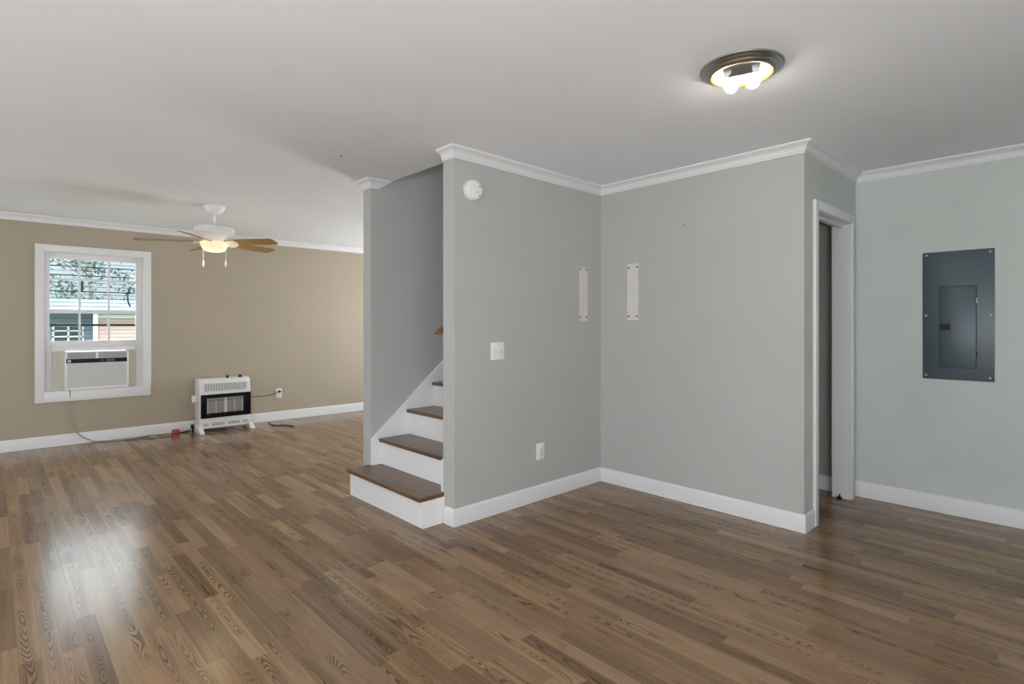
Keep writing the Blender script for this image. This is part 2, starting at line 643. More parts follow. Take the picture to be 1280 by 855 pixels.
a.box(XB + .118, YD2, 0, XB + .126, YA - .012, H)
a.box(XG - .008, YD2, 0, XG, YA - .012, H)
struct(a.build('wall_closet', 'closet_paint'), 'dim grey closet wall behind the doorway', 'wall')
WX0, WX1, WZ0, WZ1 = .373, 1.267, .575, 2.083
a = MB()
a.box(XLEFT, YW, 0, WX0, YW + .13, H)
a.box(WX1, YW, 0, XLIV, YW + .13, H)
a.box(WX0, YW, 0, WX1, YW + .13, WZ0)
a.box(WX0, YW, WZ1, WX1, YW + .13, H)
struct(a.build('wall_window', 'tan_paint'), 'tan wall with the window and the gas heater', 'wall')
struct(MB().box(XLEFT - .1, YBACK, 0, XLEFT, YW, H).build('wall_left', 'grey_paint'), 'grey wall left of the camera', 'wall')
struct(MB().box(XLEFT, YBACK - .1, 0, XG + .1, YBACK, H).build('wall_back', 'grey_paint'), 'grey wall behind the camera', 'wall')
struct(MB().box(XLIV, YL, 0, XLIV + .1, YW, H).build('wall_living_end', 'tan_paint'), 'tan end wall of the living room', 'wall')

# crown moulding: outline (distance from wall, height)
zc = 2.369
CROWN = [(0, zc), (.010, zc), (.0105, zc + .009), (.0075, zc + .010), (.0075, zc + .0125), (.0145, zc + .0130), (.0150, zc + .0200), (.0130, zc + .0205),
         (.0150, zc + .0260), (.0180, zc + .0320), (.0225, zc + .0385), (.0280, zc + .0435), (.0340, zc + .0470), (.0400, zc + .0490), (.0440, zc + .0495),
         (.0440, zc + .0530), (.0500, zc + .0535), (.0560, zc + .0555), (.0590, zc + .0590), (.0590, H), (0, H)]
struct(MB().sweep([(XE, YA2), (XE, YA), (XB, YA), (XB, YD), (XG, YD), (XG, YBACK)], -1, CROWN).build('trim_1', 'trim_white'),
       'white crown moulding over the grey and sage walls', 'crown moulding')
struct(MB().sweep([(2.60, YL2), (XE, YL2), (XE, YL), (2.207, YL)], -1, CROWN, lambda o, z: (z - zc) / .068 * .103).build('trim_2', 'trim_white'),
       'white crown moulding wrapped round the far stair wall end', 'crown moulding')
struct(MB().sweep([(XLEFT, YW), (XLIV, YW)], -1, CROWN).build('trim_3', 'trim_white'),
       'white crown moulding along the tan wall', 'crown moulding')


def base_prof(h, tk=.014):
    return [(0, 0), (tk, 0), (tk, h - .016), (tk - .003, h - .006), (tk - .009, h), (0, h)]


struct(MB().sweep([(XE, YA2 - .03), (XE, YA), (XB, YA), (XB, YD), (3.829, YD)], -1, base_prof(.112)).build('baseboard_left', 'trim_white', smooth=True),
       'white baseboard round the grey walls', 'baseboard')
struct(MB().sweep([(XG, YD), (XG, YBACK)], -1, base_prof(.117)).build('baseboard_right', 'trim_white', smooth=True),
       'white baseboard under the breaker panel', 'baseboard')
struct(MB().sweep([(XLEFT, YW), (XLIV, YW)], -1, base_prof(.118)).build('baseboard_window', 'trim_white', smooth=True),
       'white baseboard along the tan wall', 'baseboard')
struct(MB().sweep([(XG - .008, YA - .012), (XG - .008, YD2)], -1, base_prof(.112)).build('baseboard_closet', 'trim_white', smooth=True),
       'white baseboard inside the dim closet', 'baseboard')

# ------------------------------------------------------------------ doorway
d1 = sthing('door_1', 'white cased doorway into a dim closet', 'doorway', (4.247, YD, 0))
cp = MB()
CASX0, CASX1, CT = 3.829, 4.672, .020
cp.box(CASX0, YD - CT, 0, DX0 - .004, YD, 2.105, .004)
cp.build('casing_left', 'trim_white', d1, smooth=True).name = 'side_casing'
MB().box(DX1 + .004, YD - CT, 0, CASX1, YD, 2.105, .004).build('side_casing', 'trim_white', d1, smooth=True)
MB().box(DX0 - .0045, YD - CT - .0005, DZ + .004, DX1 + .0045, YD, 2.1045, .004).build('head_casing', 'trim_white', d1, smooth=True)
MB().box(DX0 - .014, YD, 0, DX0, YD2, DZ).build('side_jamb', 'trim_white', d1)
MB().box(DX1, YD, 0, DX1 + .014, YD2, DZ).build('side_jamb', 'trim_white', d1)
MB().box(DX0 - .014, YD, DZ, DX1 + .014, YD2, DZ + .014).build('head_jamb', 'trim_white', d1)
MB().box(DX0, YD + .045, DZ - .020, DX1, YD + .063, DZ, .002).build('door_track', 'trim_white', d1)
g = MB().box(DX1 - .028, YD + .048, 0, DX1 - .002, YD + .078, .012, .002)
g.box(DX1 - .020, YD + .058, .012, DX1 - .006, YD + .066, .030, .001)
g.build('floor_guide', 'black_metal', d1)

# ------------------------------------------------------------------ window
w1 = sthing('window_1', 'white framed window with a grid of nine panes', 'window', (.82, YW, .47))
CF = YW - .018
MB().box(.305, CF, .470, WX0 + .004, YW, 2.147, .004).build('side_casing', 'trim_white', w1, smooth=True)
MB().box(WX1 - .004, CF, .470, 1.336, YW, 2.147, .004).build('side_casing', 'trim_white', w1, smooth=True)
MB().box(WX0 + .0035, CF - .0005, WZ1 - .004, WX1 - .0035, YW, 2.1465, .004).build('head_casing', 'trim_white', w1, smooth=True)
MB().box(WX0 + .0035, CF - .0005, .4705, WX1 - .0035, YW, .583, .004).build('apron_casing', 'trim_white', w1, smooth=True)
j = MB()
j.box(WX0, YW, WZ0, WX0 + .012, YW + .13, WZ1)
j.box(WX1 - .012, YW, WZ0, WX1, YW + .13, WZ1)
j.box(WX0 + .012, YW, WZ1 - .012, WX1 - .012, YW + .13, WZ1)
j.box(WX0 + .012, YW, WZ0, WX1 - .012, YW + .13, WZ0 + .010)
j.build('frame_liner', 'trim_white', w1)
SY0, SY1 = YW + .045, YW + .080
s = MB()
s.box(WX0 + .012, SY0, 1.055, .427, SY1, 2.071, .003)
s.box(1.193, SY0, 1.055, WX1 - .012, SY1, 2.071, .003)
s.box(.427, SY0, 2.010, 1.193, SY1, 2.071, .003)
s.box(.427, SY0, 1.055, 1.193, SY1, 1.120, .003)
s.build('sash', 'trim_white', w1, smooth=True)
mu = MB()
for z, t_ in ((1.790, .024), (1.433, .030)):
    mu.box(.427, SY0 + .006, z - t_ / 2, 1.193, SY1 - .012, z + t_ / 2, .003)
for x in (.680, .940):
    mu.box(x - .010, SY0 + .008, 1.120, x + .010, SY1 - .014, 2.010, .003)
mu.build('muntin_grid', 'trim_white', w1, smooth=True)
MB().box(.425, SY1 - .012, 1.118, 1.195, SY1 - .008, 2.012).build('glass_pane', 'glass', w1)
sl = MB()
bold = (1.935, 1.838, 1.662)
z = 1.150
while z < 2.0:
    b_ = min(abs(z - q) for q in bold) < .022
    hh = .0055 if b_ else .0022
    zz = min(bold, key=lambda q: abs(q - z)) if b_ else z
    sl.box(.428, SY1 + .008, zz - hh, 1.192, SY1 + .016, zz + hh)
    z += .0435
sl.build('outer_slats', 'slat_dark', w1)
MB().box(.428, SY1 + .006, 1.278, 1.192, SY1 + .020, 1.306, .003).build('outer_rail', 'slat_dark', w1)
k = MB().tube([(1.150, SY1 + .012, 1.73), (1.128, SY1 + .012, 1.68), (1.122, SY1 + .012, 1.62), (1.128, SY1 + .012, 1.56), (1.148, SY1 + .012, 1.505)], .0085, 8)
k.build('curved_handle', 'slat_dark', w1, smooth=True)
MB().box(.694, SY1 - .006, 1.655, .712, SY1 + .004, 1.778, .003).build('latch_bar', 'slat_dark', w1)
# infill below the raised sash
for x0, x1 in ((WX0 + .012, .560), (1.100, WX1 - .012)):
    MB().box(x0, YW + .055, WZ0 + .010, x1, YW + .075, 1.055).build('infill_board', 'trim_white', w1)
MB().box(.440, YW + .030, 1.008, 1.190, YW + .075, 1.0545, .003).build('infill_rail', 'trim_white', w1)

# ------------------------------------------------------------------ air conditioner in the window
ac = thing('window_air_conditioner', 'white window air conditioner filling the bottom of the window', 'air conditioner', (.832, YW, .586))
AF = YW - .026
f_ = MB()
f_.box(.553, AF + .004, .586, 1.112, YW + .45, 1.002, .006)
f_.build('cabinet', 'white_plastic', ac, smooth=True)
fr = MB()
fr.box(.545, AF, .586, .568, AF + .02, 1.002, .004)
fr.box(1.098, AF, .586, 1.116, AF + .02, 1.002, .004)
fr.box(.568, AF, .586, 1.098, AF + .02, .608, .004)
fr.box(.568, AF, .990, 1.098, AF + .02, 1.002, .003)
fr.build('bezel', 'white_plastic', ac, smooth=True)
gp = MB()
z = .612
while z < .872:
    gp.box(.568, AF + .0015, z, 1.098, AF + .012, z + .0085, .0015, 1)
    z += .0105
gp.build('front_grille', 'grey_plastic', ac)
lv = MB().box(.568, AF + .003, .926, 1.098, AF + .0042, .990)
lv.build('vent_recess', 'shadow_grey', ac)
lv = MB()
for q in range(5):
    zz = .930 + q * .0125
    lv.box(.570, AF, zz, .812, AF + .003, zz + .0055)
    lv.box(.838, AF, zz, 1.096, AF + .003, zz + .0055)
lv.build('vent_louvers', 'grey_plastic', ac)
MB().box(.813, AF - .001, .924, .837, AF + .004, .992, .001).build('vent_divider', 'white_plastic', ac)
cb = MB().box(.560, AF - .002, .878, 1.100, AF + .006, .924, .002).build('control_band', 'black_plastic', ac)
MB().lathe([(0, 0), (.016, 0), (.016, .003), (0, .003)], (0, 0, 0), 20, cap=False).transform(Matrix.Translation((.585, AF - .0015, .901)) @ Matrix.Rotation(PI / 2, 4, 'X')).build('round_badge', 'grey_plastic', cb, smooth=True)
MB().box(.905, AF - .0032, .886, .985, AF - .001, .917, .0005).build('display_window', 'panel_metal', cb)
MB().lathe([(0, 0), (.008, 0), (.008, .002), (0, .002)], (0, 0, 0), 16, cap=False).transform(Matrix.Translation((.872, AF - .0015, .901)) @ Matrix.Rotation(PI / 2, 4, 'X')).build('button', 'shadow_grey', cb, smooth=True)
for x0, x1 in ((.442, .545), (1.116, 1.190)):
    p_ = MB()
    n_ = 8
    pts = []
    for q in range(n_ * 2 + 1):
        pts.append((x0 + (x1 - x0) * q / (n_ * 2), YW + .030 + (.008 if q % 2 else 0)))
    poly = pts + [(x1, YW + .05), (x0, YW + .05)]
    p_.prism(poly, 2, .590, 1.000)
    p_.build('accordion_panel', 'cream_plastic', ac)

# ------------------------------------------------------------------ staircase
st = thing('staircase', 'white staircase with dark stained wooden treads climbing between the grey walls', 'stairs', (XE, 3.41, 0))
RISE, RUN, X0R, TK = .2035, .2535, 1.976, .027
NST = 12
z1 = .197
for i in range(NST):
    zt = z1 + RISE * i
    xr = X0R + RUN * i           # face of this riser
    zb = 0 if i == 0 else z1 + RISE * (i - 1)
    if i == 0:
        r = MB()
        r.prism([(xr, YA2 - .016), (xr, YL + .004), (XE - .0005, YL + .004), (XE - .0005, YA2 - .016)], 2, 0, zt - TK)
        r.build('starting_step_box', 'stair_white', st)
        t_ = MB()
        t_.prism([(xr - .026, YA2 - .016), (xr - .026, YL + .017), (XE - .0005, YL + .017), (XE - .0005, YL - .022), (xr + RUN + .006, YL - .022),
                  (xr + RUN + .006, YA2 + .024), (XE - .0005, YA2 + .024), (XE - .0005, YA2 - .016)], 2, zt - TK, zt, .006)
        t_.build('tread', 'tread_wood', st)
    else:
        MB().box(xr, YA2 + .022, zb, xr + .018, YL - .022, zt - TK).build('riser', 'stair_white', st)
        t_ = MB().box(xr - .028, YA2 + .0235, zt - TK, xr + RUN + .006, YL - .0235, zt, .006)
        t_.build('tread', 'tread_wood', st)
SL = RISE / RUN
ztop = lambda x: .392 + (x - XE) * .866


def skirt(y0, y1):
    k_ = MB()
    x_end = HX1 - .002
    sl_ = (0.986 - .393) / (2.833 - 2.137)
    zz = lambda x: .400 + (x - XE) * sl_
    zb_ = lambda x: max(0.0, (x - 2.30) * sl_ - .02)
    poly = [(XE - .001, 0), (2.32, 0), (x_end, zb_(x_end)), (x_end, zz(x_end)), (XE - .001, zz(XE))]
    k_.prism(poly, 1, y0, y1)
    return k_.build('skirt_board', 'stair_white', st)


skirt(YL - .022, YL - .001)
skirt(YA2 + .001, YA2 + .022)

hr = thing('handrail', 'stained wooden handrail end peeking past the grey wall above the stairs', 'handrail', (2.16, 2.985, 1.2))
hk = MB()
sl_ = RISE / RUN
x_a, z_a = 2.120, 1.232
prof = [(x_a, z_a), (x_a + .062, z_a), (x_a + .062 + 2.6, z_a + 2.6 * sl_), (x_a + 2.66, z_a + .012 + 2.66 * sl_), (x_a, z_a + .014)]
hk.prism(prof, 1, 2.952, 3.000, .006)
hk.build('rail', 'rail_wood', hr, smooth=True)
for xx in (2.62, 3.6, 4.5):
    zz = z_a + (xx - x_a) * sl_ - .03
    MB().tube([(xx, YA2, zz - .06), (xx, YA2 + .03, zz - .06), (xx, 2.976, zz + .0)], .006, 8).build('bracket', 'black_metal', hr, smooth=True)

# ------------------------------------------------------------------ ceiling fan
FX, FY = 1.546, 5.830
fan = thing('ceiling_fan', 'white ceiling fan with five golden wooden blades and a lit bowl', 'ceiling fan', (FX, FY, H))
MB().lathe([(0, H), (.098, H), (.096, H - .012), (.082, H - .040), (.055, H - .068), (.032, H - .082), (0, H - .084)], (FX, FY, 0), 40, cap=False).build('canopy', 'fan_white', fan, smooth=True)
MB().lathe([(.0125, H - .18), (.0125, H - .07)], (FX, FY, 0), 20).build('downrod', 'fan_white', fan, smooth=True)
MB().lathe([(0, 2.272), (.030, 2.270), (.034, 2.262), (.060, 2.256), (.120, 2.250), (.165, 2.234), (.180, 2.205), (.176, 2.178), (.150, 2.160), (.110, 2.150), (.085, 2.135), (.080, 2.105), (.055, 2.098), (0, 2.096)],
            (FX, FY, 0), 48, cap=False).build('motor_housing', 'fan_white', fan, smooth=True)
bowl = MB().lathe([(.122, 2.094), (.127, 2.088), (.121, 2.066), (.102, 2.026), (.086, 2.010), (.060, 2.003), (.025, 2.000), (0, 2.000)], (FX, FY, 0), 48, cap=True).build('light_bowl', 'fan_bowl', fan, smooth=True)
A0 = math.degrees(YAW) - 90 - 10.0
PITCH = math.radians(14.5)
for kx in range(5):
    ang = math.radians(A0 + 72 * kx)
    m_ = Matrix.Translation((FX, FY, 2.092)) @ Matrix.Rotation(ang, 4, 'Z') @ Matrix.Rotation(math.radians(0.8), 4, 'Y') @ Matrix.Rotation(-PITCH, 4, 'X')
    bl = MB()
    out = [(.175, -.050), (.22, -.058), (.45, -.066), (.610, -.070), (.642, -.058), (.650, -.030), (.650, .030), (.642, .058), (.610, .070), (.45, .066), (.22, .058), (.175, .050)]
    bl.prism(out, 2, -.003, .003, .0012)
    bl.transform(m_)
    blade = bl.build('blade', 'blade_wood', fan)
    ir = MB()
    ir.prism([(.070, -.020), (.130, -.016), (.165, -.040), (.230, -.044), (.245, 0), (.230, .044), (.165, .040), (.130, .016), (.070, .020)], 2, -.0085, -.0035, .001)
    for sx, sy in ((.19, -.025), (.19, .025), (.225, 0)):
        ir.lathe([(0, -.011), (.006, -.0105), (.007, -.0085), (0, -.0085)], (sx, sy, 0), 10, cap=False)
    ir.box(.060, -.018, -.0085, .082, .018, .050, .002)
    ir.transform(m_)
    ir.build('blade_iron', 'fan_white', blade)
rx = Vector((math.sin(YAW), -math.cos(YAW), 0))
for off, zf in ((-.108, 1.858), (.112, 1.858)):
    p0 = Vector((FX, FY, 0)) + rx * off
    ch = MB().tube([(p0.x, p0.y, 2.110), (p0.x, p0.y, zf + .06)], .0016, 6, 0).build('pull_chain', 'cream_plastic', fan)
    MB().lathe([(0, zf), (.007, zf + .002), (.008, zf + .03), (.006, zf + .052), (.002, zf + .060), (0, zf + .061)], (p0.x, p0.y, 0), 14, cap=False).build('chain_fob', 'fan_white', ch, smooth=True)
fl = bpy.data.lights.new('fan_lamp', 'POINT')
fl.energy = 4.0
fl.color = (1.0, 0.78, 0.48)
fl.shadow_soft_size = .13
flo = bpy.data.objects.new('fan_lamp', fl)
COL.objects.link(flo)
flo.location = (0, 0, 1.965 - H)
flo.parent = fan

# ------------------------------------------------------------------ flush ceiling light without its glass
CX, CY = 2.402, 1.066
cl = thing('ceiling_light', 'round bronze flush ceiling light with two bare lit bulbs', 'ceiling light', (CX, CY, H))
MB().lathe([(.170, H), (.174, H - .005), (.173, H - .010), (.164, H - .013), (.160, H - .019), (.155, H - .023), (.147, H - .025), (.144, H - .030), (.138, H - .034), (.133, H - .034), (.133, H - .004)],
            (CX, CY, 0), 64, cap=False).build('rim', 'bronze', cl, smooth=True)
MB().lathe([(.133, H - .035), (.130, H - .037), (.124, H - .035), (.120, H - .030), (.115, H - .027), (.115, H - .022), (.1325, H - .022)], (CX, CY, 0), 64, cap=False).build('inner_lip', 'gold_lip', cl, smooth=True)
MB().lathe([(0, H - .004), (.106, H - .004), (.118, H - .010), (.126, H - .024)], (CX, CY, 0), 64, cap=False).build('reflector_pan', 'reflector', cl, smooth=True)
ua = Vector((0.0, 0.0, 0.0))
pr, pl = Vector((2.472, 1.053, 2.385)), Vector((2.439, 1.135, 2.385))
axis = Vector((pr.x - pl.x, pr.y - pl.y, 0)).normalized()
br = MB()
ang = math.atan2(1.012 - 1.122, 2.425 - 2.390)
br.box(-.050, -.016, -.012, .050, .016, .018, .002)
br.transform(Matrix.Translation((2.414, 1.074, H - .022)) @ Matrix.Rotation(ang, 4, 'Z'))
br.build('socket_bracket', 'bracket', cl)
for tip, root in ((Vector((2.470, 1.045, 2.388)), Vector((2.425, 1.012, 2.424))), (Vector((2.428, 1.128, 2.398)), Vector((2.390, 1.122, 2.426)))):
    dirv = (tip - root).normalized()
    q = dirv.to_track_quat('Z', 'Y').to_matrix().to_4x4()
    mt = Matrix.Translation(root) @ q
    sk = MB().lathe([(0, -.012), (.017, -.012), (.018, .012), (.015, .014)], (0, 0, 0), 24, cap=False)
    sk.transform(mt)
    skt = sk.build('socket', 'white_plastic', cl, smooth=True)
    bb = MB().lathe([(.012, .012), (.014, .022), (.024, .040), (.030, .058), (.030, .070), (.025, .084), (.014, .094), (0, .097)], (0, 0, 0), 28, cap=False)
    bb.transform(mt)
    bb.build('bulb', 'bulb', skt, smooth=True)

# ------------------------------------------------------------------ smoke alarm
sm = thing('smoke_alarm', 'round white smoke alarm high on the grey wall by the stairs', 'smoke alarm', (2.290, YA, 2.180))


def wall_disc(prof, x, z, y=YA, seg=48):
    """lathe whose axis points out of the stair wall (towards -Y)"""
    b_ = MB().lathe(prof, (0, 0, 0), seg, cap=False)
    b_.transform(Matrix.Translation((x, y, z)) @ Matrix.Rotation(PI / 2, 4, 'X'))
    return b_


wall_disc([(0, 0), (.068, 0), (.068, .010), (.064, .012), (0, .012)], 2.290, 2.182).build('mounting_base', 'cream_plastic', sm, smooth=True)
wall_disc([(0, .012), (.063, .012), (.065, .020), (.063, .036), (.056, .044), (.040, .046), (0, .047)], 2.290, 2.182).build('cover', 'white_plastic', sm, smooth=True)
for dx, dz, rr in ((.034, .022, .006), (.016, -.014, .004), (.030, -.036, .005)):
    wall_disc([(0, .045), (rr, .045), (rr, .0472), (0, .0475)], 2.290 + dx, 2.182 + dz, seg=14).build('vent_hole', 'shadow_grey', sm)

# ------------------------------------------------------------------ light switch and outlets


def plate(x0, z0, x1, z1, y, parent, mat_='white_plastic'):
    return MB().box(x0, y - .006, z0, x1, y, z1, .0025).build('cover_plate', mat_, parent, smooth=True)


ls = thing('light_switch', 'white double toggle light switch on the grey wall', 'light switch', (2.518, YA, 1.056))
plate(2.457, 1.056, 2.579, 1.175, YA, ls)
for xx in (2.495, 2.541):
    t_ = MB().box(-.005, -.018, -.006, .005, 0, .006, .002)
    t_.transform(Matrix.Translation((xx, YA - .005, 1.116)) @ Matrix.Rotation(-.5, 4, 'X'))
    t_.build('toggle', 'cream_plastic', ls)
    MB().box(xx - .0065, YA - .0072, 1.102, xx + .0065, YA - .006, 1.130).build('toggle_slot', 'grey_plastic', ls)
    for zz in (1.086, 1.146):
        wall_disc([(0, .0055), (.003, .0055), (.003, .0072), (0, .0075)], xx, zz, seg=12).build('screw', 'grey_plastic', ls)

o1 = thing('wall_outlet', 'white rectangular wall outlet low on the grey wall', 'outlet', (2.945, YA, .297))
plate(2.903, .297, 2.987, .418, YA, o1)
rc = MB().box(2.930, YA - .0085, .325, 2.963, YA - .005, .391, .0015).build('receptacle', 'cream_plastic', o1, smooth=True)
for zz in (.342, .374):
    for xx in (2.941, 2.952):
        MB().box(xx - .001, YA - .0092, zz - .004, xx + .001, YA - .008, zz + .004).build('slot', 'shadow_grey', rc)
for zz in (.307, .408):
    wall_disc([(0, .0055), (.003, .0055), (.003, .0072), (0, .0075)], 2.9465, zz, seg=12).build('screw', 'grey_plastic', o1)

o2 = thing('wall_outlet', 'white wall outlet on the tan wall with the heater cord plugged in', 'outlet', (2.810, YW, .305))
plate(2.771, .305, 2.848, .428, YW, o2)
for zz in (.344, .390):
    r_ = MB().box(2.794, YW - .008, zz - .014, 2.825, YW - .005, zz + .014, .001).build('receptacle', 'cream_plastic', o2)
    if zz < .36:
        for xx in (2.805, 2.816):
            MB().box(xx - .001, YW - .0086, zz - .004, xx + .001, YW - .0078, zz + .006).build('slot', 'shadow_grey', r_)
wall_disc([(0, .0055), (.003, .0055), (.003, .0072), (0, .0075)], 2.8095, .367, y=YW, seg=12).build('screw', 'grey_plastic', o2)

# ------------------------------------------------------------------ bare patches with screw holes
p1 = thing('bare_wall_patch', 'pale unpainted strip with four screw holes just left of the corner', 'wall patch', (3.449, YA, 1.330), 'bare strips beside the corner')
pp = MB().box(3.397, YA - .0012, 1.326, 3.502, YA, 1.758, .0005, 1)
pp.build('strip', 'patch', p1)
for xx in (3.409, 3.488):
    for zz in (1.357, 1.742):
        wall_disc([(0, .0005), (.0075, .0005), (.0075, .0022), (.003, .0030), (0, .0030)], xx, zz, seg=14).build('screw_hole', 'dark_hole', p1)
p2 = thing('bare_wall_patch', 'pale unpainted strip with four screw holes right of the corner', 'wall patch', (XB, 2.497, 1.335), 'bare strips beside the corner')
MB().box(XB - .0012, 2.445, 1.333, XB, 2.550, 1.780, .0005, 1).build('strip', 'patch', p2)
for yy in (2.457, 2.536):
    for zz in (1.363, 1.750):
        b_ = MB().lathe([(0, .0005), (.0075, .0005), (.0075, .0022), (.003, .0030), (0, .0030)], (0, 0, 0), 14, cap=False)
        b_.transform(Matrix.Translation((XB, yy, zz)) @ Matrix.Rotation(-PI / 2, 4, 'Y'))
        b_.build('screw_hole', 'dark_hole', p2)
n_ = MB().lathe([(0, .0), (.004, .0), (.004, .004), (.0065, .005), (.0055, .0075), (0, .008)], (0, 0, 0), 14, cap=False)
n_.transform(Matrix.Translation((XB, 2.056, 2.025)) @ Matrix.Rotation(-PI / 2, 4, 'Y'))
tag(n_.build('nail', 'shadow_grey'), 'small grey nail head high on the grey wall right of the corner', 'nail')
n_ = MB().lathe([(0, H - .004), (.006, H - .004), (.008, H - .001), (.008, H), (0, H)], (1.7025, 3.4836, 0), 14, cap=False)
tag(n_.build('screw', 'shadow_grey'), 'tiny dark screw head in the white ceiling near the stairs', 'screw')

# ------------------------------------------------------------------ breaker panel
bp = thing('breaker_panel', 'slate blue metal breaker panel on the sage green wall', 'breaker panel', (XG, .629, .920))
MB().box(XG - .010, .438, .921, XG, .820, 1.800, .0025).build('cover', 'panel_metal', bp, smooth=True)
gr = MB()
y0, y1, za, zb = .527, .727, 1.003, 1.562
gr.box(XG - .0108, y0, za, XG - .009, y1, zb)
gr.build('door_gap', 'panel_groove', bp)
dr = MB().box(XG - .0145, y0 + .004, za + .004, XG - .0105, y1 - .004, zb - .004, .0035)
dr_o = dr.build('door', 'panel_metal', bp, smooth=True)
la = MB().box(XG - .0165, .664, 1.260, XG - .0140, .724, 1.304, .001)
la_o = la.build('latch', 'black_plastic', dr_o)
MB().box(XG - .0190, .676, 1.268, XG - .0160, .698, 1.296, .0012).build('latch_slider', 'black_metal', la_o)
for zz in (1.459, 1.105):
    b_ = MB().lathe([(.004, -.018), (.004, .018)], (XG - .012, y0, zz), 10)
    b_.build('hinge', 'steel' if zz > 1.3 else 'panel_groove', bp, smooth=True)
for yy, zz in ((.799, 1.780), (.460, 1.778), (.801, 1.361), (.458, 1.361), (.801, .946), (.462, .945)):
    b_ = MB().lathe([(0, .009), (.008, .009), (.0075, .0125), (.004, .0145), (0, .015)], (0, 0, 0), 14, cap=False)
    b_.transform(Matrix.Translation((XG, yy, zz)) @ Matrix.Rotation(-PI / 2, 4, 'Y'))
    b_.build('screw', 'steel', bp, smooth=True)

# ------------------------------------------------------------------ gas heater
ht = thing('gas_heater', 'white gas wall heater with a black framed burner window', 'heater', (2.058, 7.38, 0))
HX_0, HX_1, HF = 1.772, 2.345, 7.285
b_ = MB()
b_.prism([(7.505, .048), (HF, .048), (HF, .480), (HF + .012, .585), (HF + .030, .628), (HF + .060, .645), (7.505, .645)], 0, HX_0, HX_1, .006)
b_.build('cabinet', 'white_enamel', ht, smooth=True)
gr = MB()
for q in range(27):
    x = 1.832 + (2.290 - 1.832) * q / 26
    gr.prism([(HF - .001, .492), (HF + .010, .492), (HF + .022, .582), (HF + .0098, .582)], 0, x - .0038, x + .0038)
gr.build('top_grille', 'shadow_grey', ht)
fr = MB()
FZ0, FZ1 = .172, .455
fr.box(HX_0 + .010, HF - .020, FZ0, 1.845, HF, FZ1, .008)
fr.box(2.262, HF - .020, FZ0, HX_1 + .002, HF, FZ1, .008)
fr.box(1.835, HF - .020, FZ0, 2.272, HF, .226, .008)
fr.box(1.835, HF - .020, .412, 2.272, HF, FZ1, .008)
wf = fr.build('window_frame', 'black_metal', ht, smooth=True)
MB().box(1.842, HF - .003, .222, 2.266, HF + .001, .416).build('burner_recess', 'black_metal', ht)
for x0, x1 in ((1.856, 2.043), (2.066, 2.250)):
    pq = MB().box(x0, HF - .008, .230, x1, HF - .003, .372, .001).build('ceramic_plaque', 'plaque', ht)
    for x in (x0, (x0 + x1) / 2, x1):
        MB().box(x - .0055, HF - .0115, .229, x + .0055, HF - .007, .376, .0015).build('rib', 'plaque_rib', pq)
MB().box(2.046, HF - .011, .229, 2.063, HF - .006, .405, .002).build('centre_post', 'plaque_rib', ht)
MB().prism([(1.850, .376), (1.832, .410), (2.268, .410), (2.252, .376)], 1, HF - .006, HF - .002).build('reflector_strip', 'shadow_grey', ht)
gd = MB()
for x in [1.86 + .03 * q for q in range(14)]:
    gd.tube([(x, HF - .016, .222), (x, HF - .016, .416)], .0012, 6, 0)
for zz in (.28, .34):
    gd.tube([(1.840, HF - .0155, zz), (2.268, HF - .0155, zz)], .0012, 6, 0)
gd.build('wire_guard', 'shadow_grey', ht)
lv = MB()
for x0, x1 in ((1.815, 1.868), (1.905, 2.045), (2.085, 2.220), (2.255, 2.312)):
    for zz in (.078, .090, .102):
        lv.box(x0, HF - .0015, zz, x1, HF + .004, zz + .007)
lv.build('lower_vent', 'shadow_grey', ht)
for x0, x1 in ((1.752, 1.802), (2.318, 2.368)):
    ft = MB()
    ft.prism([(7.175, 0), (7.175, .012), (7.200, .026), (7.275, .070), (7.34, .085), (7.47, .085), (7.49, .012), (7.49, 0)], 0, x0, x1, .004)
    ft.build('foot', 'white_enamel', ht, smooth=True)
for x, rr in ((2.093, .016), (2.240, .022)):
    MB().lathe([(0, .640), (rr, .640), (rr, .660), (rr * .85, .670), (0, .671)], (x, HF + .055, 0), 20, cap=False).build('control_knob', 'black_plastic', ht, smooth=True)
MB().box(1.735, 7.47, .352, HX_0 + .004, 7.50, .434, .006).build('wall_bracket', 'white_enamel', ht, smooth=True)
gv = MB().box(1.725, 7.44, .030, 1.775, 7.50, .085, .008)
gv.lathe([(.012, .0), (.012, .035)], (1.745, 7.47, 0), 12)
gv.build('gas_valve', 'black_metal', ht, smooth=True)
cd = MB().tube([(2.340, 7.47, .372), (2.397, 7.50, .362), (2.520, 7.56, .348), (2.604, 7.565, .347), (2.687, 7.565, .352), (2.750, 7.565, .362), (2.797, 7.560, .386)], .0045, 8).build('power_cord', 'cord_brown', ht, smooth=True)
MB().box(2.793, 7.548, .376, 2.823, YW - .008, .404, .006).build('plug', 'black_plastic', cd, smooth=True)

